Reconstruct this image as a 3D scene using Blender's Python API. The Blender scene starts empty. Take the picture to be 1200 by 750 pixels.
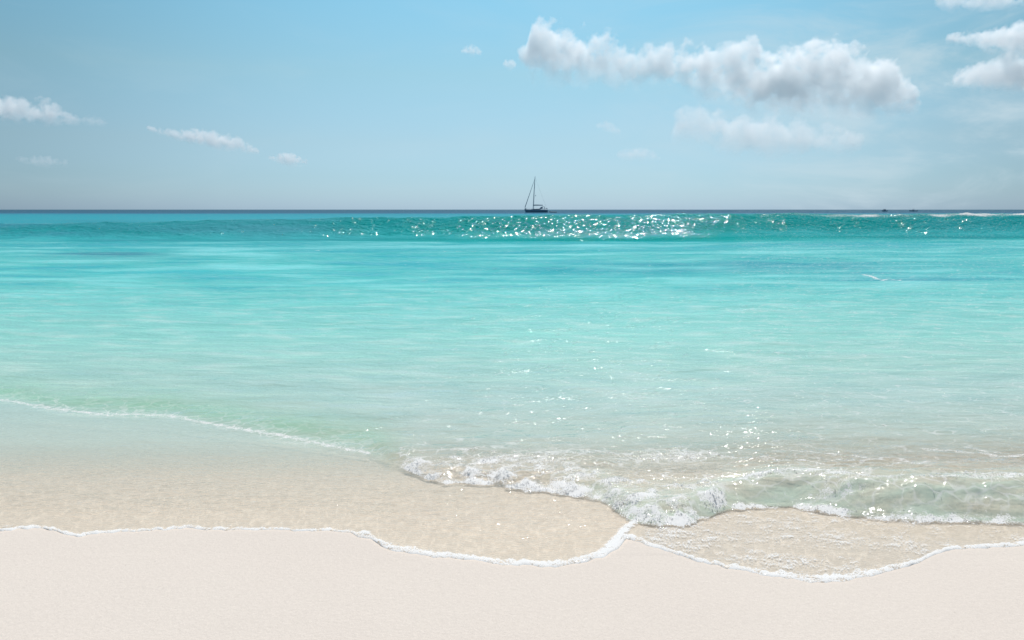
import bpy, bmesh, math, random
import numpy as np
from mathutils import Vector

random.seed(7)
rng = np.random.default_rng(7)
SC = bpy.context.scene
COL = SC.collection
R = math.radians

# ------------------------------------------------------------------ camera
CAM_H = 1.6
FPX = 933.3                      # focal length in photo pixels (28 mm on a 36 mm frame)
PITCH = math.atan(129.5 / FPX)   # horizon sits above the middle of the frame
cp, sp = math.cos(PITCH), math.sin(PITCH)
cam_d = bpy.data.cameras.new('camera')
cam = bpy.data.objects.new('camera', cam_d)
COL.objects.link(cam)
cam.location = (0, 0, CAM_H)
cam.rotation_euler = (math.pi / 2 - PITCH, 0, 0)
cam_d.lens = 28.0
cam_d.sensor_width = 36.0
cam_d.clip_start = 0.05
cam_d.clip_end = 40000
SC.camera = cam

# ------------------------------------------------------------------ sky, sun, exposure
SUN_EL, SUN_AZ = R(57), R(10.5)   # ahead of the camera, a little to the right
w = bpy.data.worlds.new('World')
SC.world = w
w.use_nodes = True
nt = w.node_tree
nt.nodes.clear()
N = nt.nodes.new
out = N('ShaderNodeOutputWorld')
bg = N('ShaderNodeBackground')
sky = N('ShaderNodeTexSky')
sky.sky_type = 'NISHITA'
sky.sun_disc = False
sky.sun_elevation = SUN_EL
sky.sun_rotation = SUN_AZ
sky.altitude = 0
sky.air_density = 1.0
sky.dust_density = 0.4
sky.ozone_density = 3.0
tint = N('ShaderNodeMix')
tint.data_type = 'RGBA'
tint.blend_type = 'MULTIPLY'
tint.inputs[0].default_value = 1.0
tc = N('ShaderNodeTexCoord')
sx = N('ShaderNodeSeparateXYZ')
ramp = N('ShaderNodeValToRGB')
nt.links.new(tc.outputs['Generated'], sx.inputs[0])
nt.links.new(sx.outputs['Z'], ramp.inputs[0])
SKY_RAMP = [(0.0, (0.52, 0.785, 1.30)), (0.02, (0.545, 0.775, 1.13)), (0.04, (0.57, 0.775, 1.02)), (0.08, (0.70, 0.84, 0.92)), (0.16, (0.84, 1.03, 0.92)),
            (0.26, (0.86, 1.28, 1.12)), (1.0, (0.9, 1.0, 1.0))]
el = ramp.color_ramp.elements
el[0].position, el[0].color = SKY_RAMP[0][0], (*SKY_RAMP[0][1], 1)
el[1].position, el[1].color = SKY_RAMP[-1][0], (*SKY_RAMP[-1][1], 1)
for p, c in SKY_RAMP[1:-1]:
    e = el.new(p)
    e.color = (*c, 1)
nt.links.new(sky.outputs[0], tint.inputs[6])
nt.links.new(ramp.outputs[0], tint.inputs[7])
# the air is brighter towards the sun's side (forward scattering by sea haze)
dotn = N('ShaderNodeVectorMath'); dotn.operation = 'DOT_PRODUCT'
dotn.inputs[1].default_value = (math.sin(R(1.0)), math.cos(R(1.0)), 0.0)
nt.links.new(tc.outputs['Generated'], dotn.inputs[0])
mr = N('ShaderNodeMapRange'); mr.interpolation_type = 'SMOOTHSTEP'
for i_, v_ in enumerate((0.80, 1.0, 0.80, 1.06)): mr.inputs[i_ + 1].default_value = v_
nt.links.new(dotn.outputs['Value'], mr.inputs[0])
glow = N('ShaderNodeMix'); glow.data_type = 'RGBA'; glow.blend_type = 'MULTIPLY'; glow.inputs[0].default_value = 1.0
nt.links.new(tint.outputs[2], glow.inputs[6]); nt.links.new(mr.outputs[0], glow.inputs[7])
nt.links.new(glow.outputs[2], bg.inputs[0])
# thin high veil, mostly in the right-hand sky
mpv = N('ShaderNodeMapping'); mpv.inputs['Scale'].default_value = (3.0, 3.0, 11.0); mpv.inputs['Rotation'].default_value = (0, R(-9), 0)
nt.links.new(tc.outputs['Generated'], mpv.inputs[0])
nzv = N('ShaderNodeTexNoise'); nzv.inputs['Scale'].default_value = 1.6; nzv.inputs['Detail'].default_value = 7; nzv.inputs['Roughness'].default_value = 0.6; nzv.inputs['Distortion'].default_value = 0.5
nt.links.new(mpv.outputs[0], nzv.inputs[0])
mv = N('ShaderNodeMapRange'); mv.interpolation_type = 'SMOOTHSTEP'
for i_, v_ in enumerate((0.42, 0.70, 0.0, 0.70)): mv.inputs[i_ + 1].default_value = v_
nt.links.new(nzv.outputs[0], mv.inputs[0])
mxr = N('ShaderNodeMapRange'); mxr.interpolation_type = 'SMOOTHSTEP'
for i_, v_ in enumerate((0.05, 0.50, 0.12, 1.0)): mxr.inputs[i_ + 1].default_value = v_
nt.links.new(sx.outputs['X'], mxr.inputs[0])
vm = N('ShaderNodeMath'); vm.operation = 'MULTIPLY'
nt.links.new(mv.outputs[0], vm.inputs[0]); nt.links.new(mxr.outputs[0], vm.inputs[1])
veil = N('ShaderNodeMix'); veil.data_type = 'RGBA'
veil.inputs[7].default_value = (6.0, 7.3, 8.0, 1)
nt.links.new(vm.outputs[0], veil.inputs[0]); nt.links.new(glow.outputs[2], veil.inputs[6])
nt.links.new(veil.outputs[2], bg.inputs[0])
bg.inputs[1].default_value = 0.1
nt.links.new(bg.outputs[0], out.inputs[0])

sun_d = bpy.data.lights.new('sun', 'SUN')
sun_d.energy = 4.0
sun_d.angle = R(0.5)
sun_d.color = (1.0, 0.965, 0.92)
sun = bpy.data.objects.new('sun', sun_d)
COL.objects.link(sun)
sdir = Vector((math.sin(SUN_AZ) * math.cos(SUN_EL), math.cos(SUN_AZ) * math.cos(SUN_EL), math.sin(SUN_EL)))
sun.rotation_euler = sdir.to_track_quat('Z', 'Y').to_euler()
sun.location = (20, 60, 100)

SC.view_settings.view_transform = 'Standard'
SC.view_settings.look = 'None'
SC.view_settings.gamma = 1.0
SC.view_settings.use_curve_mapping = False
SC.view_settings.exposure = 0.0
SC.cycles.max_bounces = 24
SC.cycles.transparent_max_bounces = 12
SC.cycles.volume_bounces = 22
SC.cycles.volume_max_steps = 256
SC.cycles.sample_clamp_indirect = 4.0
SC.cycles.use_denoising = True

# ------------------------------------------------------------------ helpers
def lin(c):
    return tuple((v / 255 / 12.92) if v / 255 <= 0.04045 else ((v / 255 + 0.055) / 1.055) ** 2.4 for v in c)

def tag(o, label=None, cat=None, group=None, kind=None):
    if label: o['label'] = label
    if cat: o['category'] = cat
    if group: o['group'] = group
    if kind: o['kind'] = kind
    return o

def _hash(ix, iy, seed):
    h = (ix.astype(np.int64) * 374761393 + iy.astype(np.int64) * 668265263 + seed * 1442695041) & 0xFFFFFFFF
    h = ((h ^ (h >> 13)) * 1274126177) & 0xFFFFFFFF
    h = h ^ (h >> 16)
    return h.astype(np.float64) / 4294967296.0

def gnoise(x, y, seed=0):
    """gradient noise, about -1..1"""
    ix, iy = np.floor(x), np.floor(y)
    fx, fy = x - ix, y - iy
    ux = fx * fx * fx * (fx * (fx * 6 - 15) + 10)
    uy = fy * fy * fy * (fy * (fy * 6 - 15) + 10)
    def g(dx, dy):
        a = _hash(ix + dx, iy + dy, seed) * 2 * np.pi
        return np.cos(a) * (fx - dx) + np.sin(a) * (fy - dy)
    a = g(0, 0) * (1 - ux) + g(1, 0) * ux
    b = g(0, 1) * (1 - ux) + g(1, 1) * ux
    return (a * (1 - uy) + b * uy) * 1.5

def fbm(x, y, seed=0, oct=3, gain=0.5):
    s, a = 0, 1.0
    for k in range(oct):
        s = s + a * gnoise(x * 2 ** k, y * 2 ** k, seed + 17 * k)
        a *= gain
    return s

def sstep(a, b, x):
    t = np.clip((x - a) / (b - a), 0, 1)
    return t * t * (3 - 2 * t)

def pl(points, x):
    p = np.array(points, float)
    return np.interp(x, p[:, 0], p[:, 1])

def grid_mesh(name, X, Y, Z, attrs, mat, smooth=True):
    r, c = X.shape
    me = bpy.data.meshes.new(name)
    me.vertices.add(r * c)
    me.vertices.foreach_set('co', np.stack([X, Y, Z], -1).astype(np.float32).ravel())
    idx = np.arange(r * c).reshape(r, c)
    q = np.stack([idx[:-1, :-1], idx[:-1, 1:], idx[1:, 1:], idx[1:, :-1]], -1).reshape(-1, 4)
    me.loops.add(q.size)
    me.loops.foreach_set('vertex_index', q.astype(np.int32).ravel())
    me.polygons.add(len(q))
    me.polygons.foreach_set('loop_start', (np.arange(len(q)) * 4).astype(np.int32))
    me.polygons.foreach_set('use_smooth', np.full(len(q), smooth))
    me.update(calc_edges=True)
    for an, av in attrs.items():
        a = me.attributes.new(an, 'FLOAT_COLOR', 'POINT')
        a.data.foreach_set('color', av.astype(np.float32).ravel())
    me.materials.append(mat)
    o = bpy.data.objects.new(name, me)
    COL.objects.link(o)
    return o

class NT:
    """tiny node-tree writer"""
    def __init__(s, mat):
        mat.use_nodes = True
        s.t = mat.node_tree
        s.t.nodes.clear()
        s.out = s.t.nodes.new('ShaderNodeOutputMaterial')
    def n(s, kind, ins=None, **kw):
        nd = s.t.nodes.new('ShaderNode' + kind)
        for k, v in kw.items():
            setattr(nd, k, v)
        for k, v in (ins or {}).items():
            if isinstance(v, bpy.types.NodeSocket):
                s.t.links.new(v, nd.inputs[k])
            else:
                nd.inputs[k].default_value = v
        return nd
    def math(s, op, a, b=0.0, c=None, clamp=False):
        ins = {0: a, 1: b}
        if c is not None:
            ins[2] = c
        return s.n('Math', ins, operation=op, use_clamp=clamp).outputs[0]
    def link(s, a, b):
        s.t.links.new(a, b)

def simple_mat(name, col, rough=0.5, metal=0.0, noise=0.15, scale=4.0):
    m = bpy.data.materials.new(name)
    t = NT(m)
    tcn = t.n('TexCoord')
    nz = t.n('TexNoise', {'Vector': tcn.outputs['Object'], 'Scale': scale, 'Detail': 4.0})
    k = t.math('MULTIPLY_ADD', nz.outputs[0], noise, 1 - noise / 2)
    mx = t.n('Mix', {0: 1.0, 6: (*col, 1), 7: k}, data_type='RGBA', blend_type='MULTIPLY')
    b = t.n('BsdfPrincipled', {'Base Color': mx.outputs[2], 'Roughness': rough, 'Metallic': metal})
    t.link(b.outputs[0], t.out.inputs[0])
    return m

# ------------------------------------------------------------------ beach profile and pixel -> ground
PROF = [(-60, 2.6), (-10, 0.75), (0, 0.28), (2.8, 0.105), (3.5, 0.06), (4.0, 0.028), (4.6, -0.012), (5.2, -0.055), (6.5, -0.15),
        (8, -0.27), (10, -0.45), (14, -0.75), (20, -1.1), (50, -2.6), (70, -4), (200, -14), (1000, -30), (12000, -40)]

def sand_z(y):
    return pl(PROF, y)

def level(y):                      # still water level: sea level, or a thin sheet running up the sand
    a, b = sand_z(y) + 0.007, 0.0
    k = 0.016
    h = np.clip(0.5 + 0.5 * (a - b) / k, 0, 1)
    return b * (1 - h) + a * h + k * h * (1 - h)

def ground_y(py):
    """distance along +Y at which the centre column's photo row py meets the water/sand"""
    py = np.asarray(py, float)
    dy = cp - (-(375 - py) / FPX) * 0 + (375 - py) / FPX * sp
    dz = -sp + (375 - py) / FPX * cp
    t = np.full_like(py, 5.0)
    for _ in range(40):
        z = level(t * dy)
        t = (z - CAM_H) / np.minimum(dz, -1e-4)
    return t * dy

def lateral(y):                    # metres across per unit of (px-600)/FPX at ground distance y
    return y * cp + (CAM_H - level(y)) * sp

def ray_at(px, py, Y):
    a, b = (px - 600) / FPX, (375 - py) / FPX
    d = Vector((a, cp + b * sp, -sp + b * cp))
    return Vector((0, 0, CAM_H)) + d * (Y / d.y)

# shoreline and wave-front, as read off the place (column, row)
SHORE = [(-700, 640), (-200, 628), (0, 621), (40, 617), (62, 620), (75, 625), (92, 627), (115, 624), (150, 622), (205, 618), (260, 620),
         (300, 619), (350, 621), (410, 621), (420, 629), (435, 631), (455, 643), (480, 647), (520, 652), (560, 656), (590, 661),
         (620, 661), (650, 663), (680, 658), (710, 650), (725, 641), (734, 630), (740, 632), (770, 641), (810, 653), (850, 664),
         (900, 673), (940, 679), (970, 682), (990, 680), (1030, 671), (1060, 664), (1090, 651), (1115, 643), (1150, 641),
         (1200, 638), (1500, 645), (2000, 650)]
FRONT = [(-700, 440), (-200, 456), (0, 469), (30, 474), (60, 480), (120, 485), (200, 488), (260, 500), (320, 512), (380, 523), (430, 533),
         (458, 548), (478, 552), (500, 563), (520, 568), (560, 569), (600, 574), (640, 579), (680, 583), (710, 591), (730, 606),
         (745, 614), (770, 618), (800, 617), (835, 606), (850, 600), (880, 596), (930, 596), (960, 601), (1000, 606),
         (1040, 611), (1080, 613), (1130, 613), (1200, 616), (1500, 622), (2000, 630)]
F_H = [(-700, .04), (0, .034), (200, .032), (430, .028), (470, .04), (560, .055), (640, .055), (740, .065), (850, .10), (900, .14), (1000, .16),
       (1100, .17), (1200, .17), (2000, .17)]
F_W = [(-700, .5), (0, .6), (430, .42), (470, .20), (640, .26), (800, .26), (850, .22), (950, .24), (1200, .26), (2000, .26)]

# ------------------------------------------------------------------ sea surface
UMAX = 1.25
NC = 1000
U = np.linspace(-UMAX, UMAX, NC)
PX = 600 + U * FPX
def shore_rows(px):
    w_ = 2.2 * gnoise(px / 26, px * 0, 3) + 1.1 * gnoise(px / 9, px * 0, 5)
    return pl(SHORE, px) + w_
Y_SH = ground_y(shore_rows(PX))
rag = sstep(455, 475, PX)
Y_FR = ground_y(pl(FRONT, PX) + 1.4 * gnoise(PX / 60, PX * 0, 9) + rag * (1 - 0.65 * sstep(838, 870, PX)) * (2.6 * gnoise(PX / 19, PX * 0, 10) + 1.3 * gnoise(PX / 8, PX * 0, 11)))
s1 = np.concatenate([np.arange(0, 0.06, 0.004), np.arange(0.06, 3.6, 0.0095)])
s2 = [3.6]
st = 0.011
while s2[-1] < 41:
    st *= 1.013
    s2.append(s2[-1] + min(st, 0.16))
s2 = np.array(s2)
s3 = np.arange(s2[-1] + .07, 56, 0.07)
s4 = [56.0]
while s4[-1] < 12000:
    s4.append(s4[-1] * 1.03)
S = np.concatenate([s1, s2[1:], s3, np.array(s4)[1:]])
Y = Y_SH[None, :] + S[:, None] * np.ones((1, NC))
X = U[None, :] * lateral(Y)
PXg = np.broadcast_to(PX[None, :], Y.shape)
zs = sand_z(Y)
lv = level(Y)
sh = S[:, None] * np.ones((1, NC))            # distance behind the water's edge
tf = Y - Y_FR[None, :]                        # distance behind the wave front
# height of the front
Hf = pl(F_H, PXg)
Wf = pl(F_W, PXg)
brk = sstep(452, 480, PXg) * (1 - 0.0 * PXg)  # broken part of the front
rise = sstep(0, 1, tf / Wf)
back = np.exp(-np.clip(tf - Wf, 0, None) / (0.5 + 2.2 * Wf))
front = Hf * rise * (0.25 + 0.75 * back)
Z = lv + front
# thin rounded lip at the water's edge
Z = np.where(sh < 0.04, zs - 0.002 + (Z - zs + 0.002) * np.sqrt(np.clip(1 - (1 - np.clip(sh / 0.04, 0, 1)) ** 2, 0, 1)), Z)
# small waves
near = sstep(0.1, 1.5, sh)
off = sstep(6.5, 14, Y)
Z += 0.006 * near * fbm(X * 1.6, Y * 3.2, 21, 3)
Z += 0.020 * sstep(0.2, 1.0, tf) * fbm(X * 0.5, Y * 1.3, 31, 3)
farf = np.clip(1 - (Y - 120) / 400, 0, 1)
Z += 0.06 * off * farf * fbm(X * 0.10, Y * 0.33, 41, 4)
Z += 0.05 * off * farf * np.sin(Y * 0.55 + 0.06 * X + 1.5 * gnoise(X * 0.02, Y * 0.05, 43))
# the swell standing up outside
crest_y = 50.5 + 0.035 * X + 1.6 * gnoise(X / 16, X * 0, 51) + 0.5 * gnoise(X / 3.0, Y * 0, 52)
crest_h = pl([(-700, .6), (0, .68), (200, .85), (400, 1.02), (600, 1.10), (800, 1.22), (930, 1.33), (1200, 1.36), (2000, 1.36)], PXg)
crest_h = crest_h + 0.05 * gnoise(X / 5.0, X * 0, 55) + 0.03 * gnoise(X / 1.1, X * 0, 56)
ts = Y - crest_y
fw = (1 + 0.22 * gnoise(X / 6.5, X * 0, 57) + 0.10 * gnoise(X / 2.1, X * 0, 58)) * pl([(-700, 6.0), (0, 5.5), (500, 4.8), (800, 4.2), (1000, 3.8), (2000, 3.8)], PXg)
face = np.where(ts < 0, np.clip(1 + ts / fw, 0, 1), 1.0)
face_s = face ** 1.6 * (1.35 - 0.35 * face)
swell = np.where(ts < 0, face_s, np.exp(-(np.clip(ts, 0, None) / 7.0) ** 2))
Z += crest_h * swell - 0.12 * np.exp(-((ts + fw + 1.5) / 3.0) ** 2)
facem = np.where(ts < 0.3, sstep(0, 0.25, face), 0)
Z += facem * (0.035 * fbm(X * 1.1, Y * 2.2, 61, 3) + 0.012 * gnoise(X * 5, Y * 7, 67))
# later swells rolling in behind
Z += 0.25 * sstep(58, 75, Y) * farf * np.sin(Y * 0.19 + 0.8 * gnoise(X / 60, Y / 40, 71))

# foam, plus a few caustic lines and glints drawn as foam ---------------------------------------------------------------
foam = np.zeros_like(Y)
pxm = lateral(Y) / FPX                        # metres per photo pixel across
def blob(cx, cy, rx, ry):
    """soft patch round the place seen at column cx, row cy"""
    y0 = float(ground_y(cy)); y1 = float(ground_y(cy - ry)); y2 = float(ground_y(cy + ry))
    hy = max(0.5 * (y1 - y2), 1e-3)
    return np.exp(-((PXg - cx) / rx) ** 2 - ((Y - y0) / hy) ** 2)
ew = pl([(-700, .025), (0, .022), (80, .034), (150, .02), (250, .026), (350, .018), (410, .024), (425, .075), (470, .07), (520, .05), (600, .05), (680, .055),
         (712, .085), (735, .07), (780, .03), (850, .032), (900, .045), (960, .075), (1000, .07), (1050, .05), (1120, .03), (1200, .05), (2000, .05)], PX)
ew = 1.0 * ew * (1 + 0.5 * gnoise(PX / 14, PX * 0, 81) + 0.35 * gnoise(PX / 5, PX * 0, 82))
edge = 1 - sstep(0.75, 1.5, sh / ew[None, :])
foam = np.maximum(foam, edge * 0.66)
# trail of foam left behind the edge
trail = np.exp(-(sh / (ew[None, :] * 2.6))) * np.clip(0.52 + 0.35 * fbm(X * 3.5, Y * 3.5, 83, 2), 0.15, 0.75)
foam = np.maximum(foam, trail)
# stripe from the cusp into the breaker
def stripe(pts, wd, amp):
    pts = np.array(pts, float)
    ys = ground_y(pts[:, 1])
    xs = (pts[:, 0] - 600) / FPX * lateral(ys)
    d = np.full(Y.shape, 1e9)
    msk = (Y < 60)
    Xm, Ym = X[msk], Y[msk]
    best = np.full(Xm.shape, 1e9)
    for i in range(len(xs) - 1):
        ax, ay, bx, by = xs[i], ys[i], xs[i + 1], ys[i + 1]
        L2 = (bx - ax) ** 2 + (by - ay) ** 2 + 1e-9
        t = np.clip(((Xm - ax) * (bx - ax) + (Ym - ay) * (by - ay)) / L2, 0, 1)
        best = np.minimum(best, np.hypot(Xm - ax - t * (bx - ax), Ym - ay - t * (by - ay)))
    d[msk] = best
    return amp * np.exp(-(d / wd) ** 2)
foam = np.maximum(foam, stripe([(705, 648), (722, 632), (732, 620), (745, 610)], .042, .74))
for pts, wd, amp in [
    ([(0, 468), (60, 479), (130, 486)], .06, .58), ([(0, 474), (20, 472), (50, 481)], .02, .5), ([(60, 470), (90, 482), (130, 486)], .03, .42),  # left front lines, here and next row: pale caustic light drawn as foam
    ([(120, 484), (200, 487), (250, 497)], .065, .57), ([(240, 495), (320, 509), (430, 531)], .065, .59),
    ([(840, 540), (880, 551), (930, 562), (1000, 570)], .03, .6), ([(930, 545), (990, 552), (1020, 560)], .03, .58),
    ([(1080, 541), (1130, 548), (1170, 557), (1200, 556)], .035, .62), ([(1130, 540), (1180, 552)], .025, .55),
    ([(1000, 590), (1030, 575), (1060, 570), (1090, 566)], .02, .55), ([(1105, 588), (1140, 584), (1180, 590)], .02, .55),
    ([(960, 556), (1010, 563), (1050, 560), (1075, 570)], .04, .56),
    ([(1012, 321), (1034, 327), (1058, 329)], .09, .75), ([(1030, 331), (1040, 326)], .08, .65),
    ([(330, 293), (390, 292)], .06, .45), ([(465, 294), (540, 293), (640, 295)], .07, .5), ([(760, 352), (860, 347)], .07, .4),  # the middle streak is a sparkle line, its glint drawn as foam
    ([(200, 297), (300, 290)], .08, .42), ([(1075, 346), (1160, 352)], .07, .42), ([(380, 390), (400, 388)], .06, .42),
]:
    foam = np.maximum(foam, stripe(pts, wd, amp))
# the breaker
bz = sstep(455, 475, PXg) * (1 - sstep(838, 870, PXg))
dep = pl([(460, .30), (520, .42), (600, .46), (700, .48), (760, .50), (830, .40), (870, .2)], PXg)
lump = 0.20 * fbm(X * 7, Y * 7, 91, 3)
foam = np.maximum(foam, bz * sstep(-0.012, 0.02, tf) * (0.64 + 1.5 * lump - 0.24 * np.clip(tf / dep, 0, 1.2) ** 1.3 - 0.30 * sstep(1.0, 2.6, tf / dep)))
br = sstep(838, 870, PXg)
foam = np.maximum(foam, br * sstep(-0.012, 0.01, tf) * (0.66 + 1.3 * lump - 0.5 * sstep(0.02, 0.12, tf)))
foam = np.maximum(foam, br * sstep(0, 0.05, tf) * (1 - sstep(0.3, 0.7, tf)) * (0.37 + 0.16 * fbm(X * 3.2 + Y * 1.2, Y * 6, 97, 3)))
crest_f = np.exp(-((tf - 1.15 * Wf) / 0.10) ** 2)
foam = np.maximum(foam, br * crest_f * pl([(840, .6), (900, .68), (1000, .64), (1060, .52), (1120, .62), (1200, .58)], PXg) + 0.0 * Y)
foam = np.maximum(foam, (0.56 + 0.35 * lump) * (blob(690, 545, 55, 14) + blob(800, 540, 70, 12) + blob(600, 545, 80, 12)).clip(0, 1))
foam = foam * (1 - 0.5 * blob(690, 546, 40, 7))
# specks scattered on the washes
rl = sstep(735, 760, PXg) * (tf < 0)
foam = np.maximum(foam, rl * sstep(0.02, 0.05, sh) * np.clip(0.46 + 0.09 * fbm(X * 2.0, Y * 4.0, 99, 2), 0.2, 0.62))
ll = (1 - sstep(725, 740, PXg)) * (tf < -0.02) * np.exp(-sh / 0.5)
foam = np.maximum(foam, ll * 0.42)
foam = np.maximum(foam, (PXg < 740) * (tf < -.02) * sstep(.03, .1, sh) * (0.33 + 0.05 * fbm(X * 2.5, Y * 5, 89, 2)))
foam = np.maximum(foam, 0.33 * sstep(0, 0.3, tf) * np.exp(-np.clip(tf, 0, None) / 1.5) * sstep(300, 700, PXg))
# crest of the swell
cw = np.exp(-((ts + 0.15) / 0.30) ** 2)
Z += cw * 0.05 * np.clip(fbm(X * 2.2, Y * 2.2, 97, 2), 0, 1) * sstep(880, 980, PXg)
foam = np.maximum(foam, cw * pl([(0, 0), (850, .05), (930, .50), (1000, .66), (1060, .58), (1110, .74), (1200, .78), (2000, .78)], PXg)
                  * (0.9 + 0.5 * gnoise(X / 1.7, X * 0, 95)))
gband = (1 - sstep(430, 500, PXg)) * sstep(-.3, .0, tf) * np.exp(-np.clip(tf, 0, None) / 0.6)
foam = np.maximum(foam, gband * 0.38)  # caustic filaments in the green band, drawn as a foam net
foam = np.maximum(foam, br * sstep(0, .05, tf) * np.exp(-np.clip(tf - .3, 0, None) / 0.35) * 0.36)

# white water stands proud of the surface
lumps = np.clip(0.5 + fbm(X * 16, Y * 16, 101, 3), 0, 1.4)
fm = sstep(0.45, 0.8, foam) * (Y < 7)
lump2 = np.clip(0.5 + fbm(X * 9, Y * 9, 105, 2), 0, 1.4)
Z += fm * bz * (0.004 + 0.015 * lump2 + 0.006 * lumps) * sstep(-.01, .05, tf)
Z += fm * br * (0.010 * lump2 + 0.006 * lumps) * (tf > -0.02)
Z += edge * 0.0035 * lumps * sstep(0, 0.012, sh)
# folds in the glassy face of the right-hand breaker
Z += br * rise * back * 0.020 * fbm(X * 3 + Y * 3, Y * 13, 111, 3) * (Y < 8)

# water colour with depth ------------------------------------------------
depth = np.clip(Z - zs, 0, None)
KEY = [  # distance, colour of the water body (display values), opacity of its body
    (3.0, (205, 200, 182), .02), (3.9, (206, 204, 186), .05), (4.6, (214, 216, 202), .22), (5.4, (202, 220, 208), .60), (6.6, (184, 213, 204), .78), (8, (166, 208, 196), .88),
    (10, (144, 205, 193), .95), (14, (108, 196, 187), .98), (20, (88, 187, 181), 1), (27, (78, 180, 176), 1), (36, (68, 172, 173), 1), (41, (46, 166, 165), 1),
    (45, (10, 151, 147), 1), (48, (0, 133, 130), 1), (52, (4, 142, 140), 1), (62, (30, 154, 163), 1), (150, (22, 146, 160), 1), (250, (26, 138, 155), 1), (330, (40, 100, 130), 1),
    (430, (40, 88, 112), 1), (12000, (40, 84, 104), 1)]
ky = np.log([k[0] for k in KEY])
cols = np.array([lin(k[1]) for k in KEY])
ops = np.array([k[2] for k in KEY])
ly = np.log(np.clip(Y, 2, None)) + 0.05 * gnoise(X * 0.15 / (0.3 + Y * 0.03), np.log(Y) * 9, 121) * off + 0.035 * gnoise(X / 7, Y / 30, 125) * (Y > 30)
body = np.stack([np.interp(ly, ky, cols[:, i]) for i in range(3)], -1)
opac = np.interp(ly, ky, ops)
# long streaks: sea grass and deeper channels
def mixc(body, col, m):
    return body * (1 - m[..., None]) + np.array(lin(col)) * m[..., None]
strk = fbm(PXg / 190, np.log(Y) * 16, 131, 4)
body = mixc(body, (40, 160, 172), np.clip(strk * 0.85, 0, .8) * sstep(10, 20, Y) * (1 - sstep(40, 46, Y)))
body = mixc(body, (150, 226, 226), np.clip(-strk * 0.6, 0, .5) * sstep(9, 18, Y) * (1 - sstep(40, 46, Y)))
for cx, cy, rx, ry, col, a in [(130, 299, 70, 3.5, (46, 120, 140), .75), (60, 277, 200, 5, (62, 138, 152), .6), (330, 276, 170, 6, (70, 145, 155), .6),
                               (700, 318, 160, 5, (40, 160, 166), .7), (900, 313, 190, 5, (44, 144, 158), .75), (1080, 326, 150, 6, (56, 154, 166), .7),
                               (180, 318, 160, 5, (50, 175, 182), .4), (560, 305, 90, 3, (50, 170, 178), .5), (1100, 277, 140, 3, (40, 132, 140), .6),
                               (430, 331, 140, 3, (70, 180, 186), .4), (80, 262, 160, 3, (20, 130, 145), .5)]:
    body = mixc(body, col, np.clip(blob(cx, cy, rx, ry) * (a + 0.5 * strk), 0, .9))
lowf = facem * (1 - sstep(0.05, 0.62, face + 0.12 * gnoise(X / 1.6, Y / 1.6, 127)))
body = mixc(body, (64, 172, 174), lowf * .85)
stir = fbm(X * 1.5 + Y * 0.9, Y * 3.4, 145, 4) * sstep(.2, .8, tf) * (1 - sstep(12, 20, Y))
body = mixc(body, (214, 228, 220), np.clip(stir * .36, 0, .35))
body = mixc(body, (140, 190, 186), np.clip(-stir * .34, 0, .3))
# green glassy band behind the left front, olive glassy face of the breaker
gl = (1 - sstep(430, 500, PXg)) * sstep(-.1, .35, tf) * np.exp(-np.clip(tf - .25, 0, None) / 0.5) * (0.85 + 0.18 * fbm(X * 2.2, Y * 3, 141, 3))
body = mixc(body, (160, 212, 180), np.clip(gl * .95, 0, 1))
opac = np.maximum(opac, gl * .45)
go = sstep(560, 760, PXg) * sstep(0, .04, tf) * np.exp(-np.clip(tf - 0.2, 0, None) / 0.5)
go = go * np.clip(0.85 + 0.3 * fbm(X * 3, Y * 13, 143, 3), 0.2, 1.1)
body = mixc(body, (190, 206, 188), np.clip(go * .9, 0, 1))
opac = np.maximum(opac, go * .8)
opac = opac * np.clip(depth / 0.008, 0, 1)
ripple = (sstep(0.0, 0.4, sh) * 0.5 + 0.5) * np.clip((14 / np.clip(Y, 14, None)) ** 0.55, 0.12, 1)
fk = sstep(330, 470, PXg)
fleck = (1 - fk) * sstep(-.16, .02, tf) + fk * sstep(0.02, .15, tf)
ripple = ripple * (1 - 0.5 * rl)
aux = np.stack([np.clip(foam, 0, 1), ripple, fleck, facem * sstep(0.1, .4, face) * (Y > 30)], -1)
bodyc = np.concatenate([np.clip(body, 0, 1), opac[..., None]], -1)

sea_m = bpy.data.materials.new('sea_water')
t = NT(sea_m)
tco = t.n('TexCoord').outputs['Object']
A = t.n('Attribute', attribute_name='aux')
B = t.n('Attribute', attribute_name='body')
ax = t.n('SeparateColor', {0: A.outputs['Color']})
def noise(scale, detail=3.0, vec=None, rough=0.55, dist=0.0):
    return t.n('TexNoise', {'Vector': vec or tco, 'Scale': scale, 'Detail': detail, 'Roughness': rough, 'Distortion': dist}).outputs[0]
def mapped(scale, rot=0.0):
    return t.n('Mapping', {'Vector': tco, 'Scale': scale, 'Rotation': (0, 0, rot)}).outputs[0]
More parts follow.
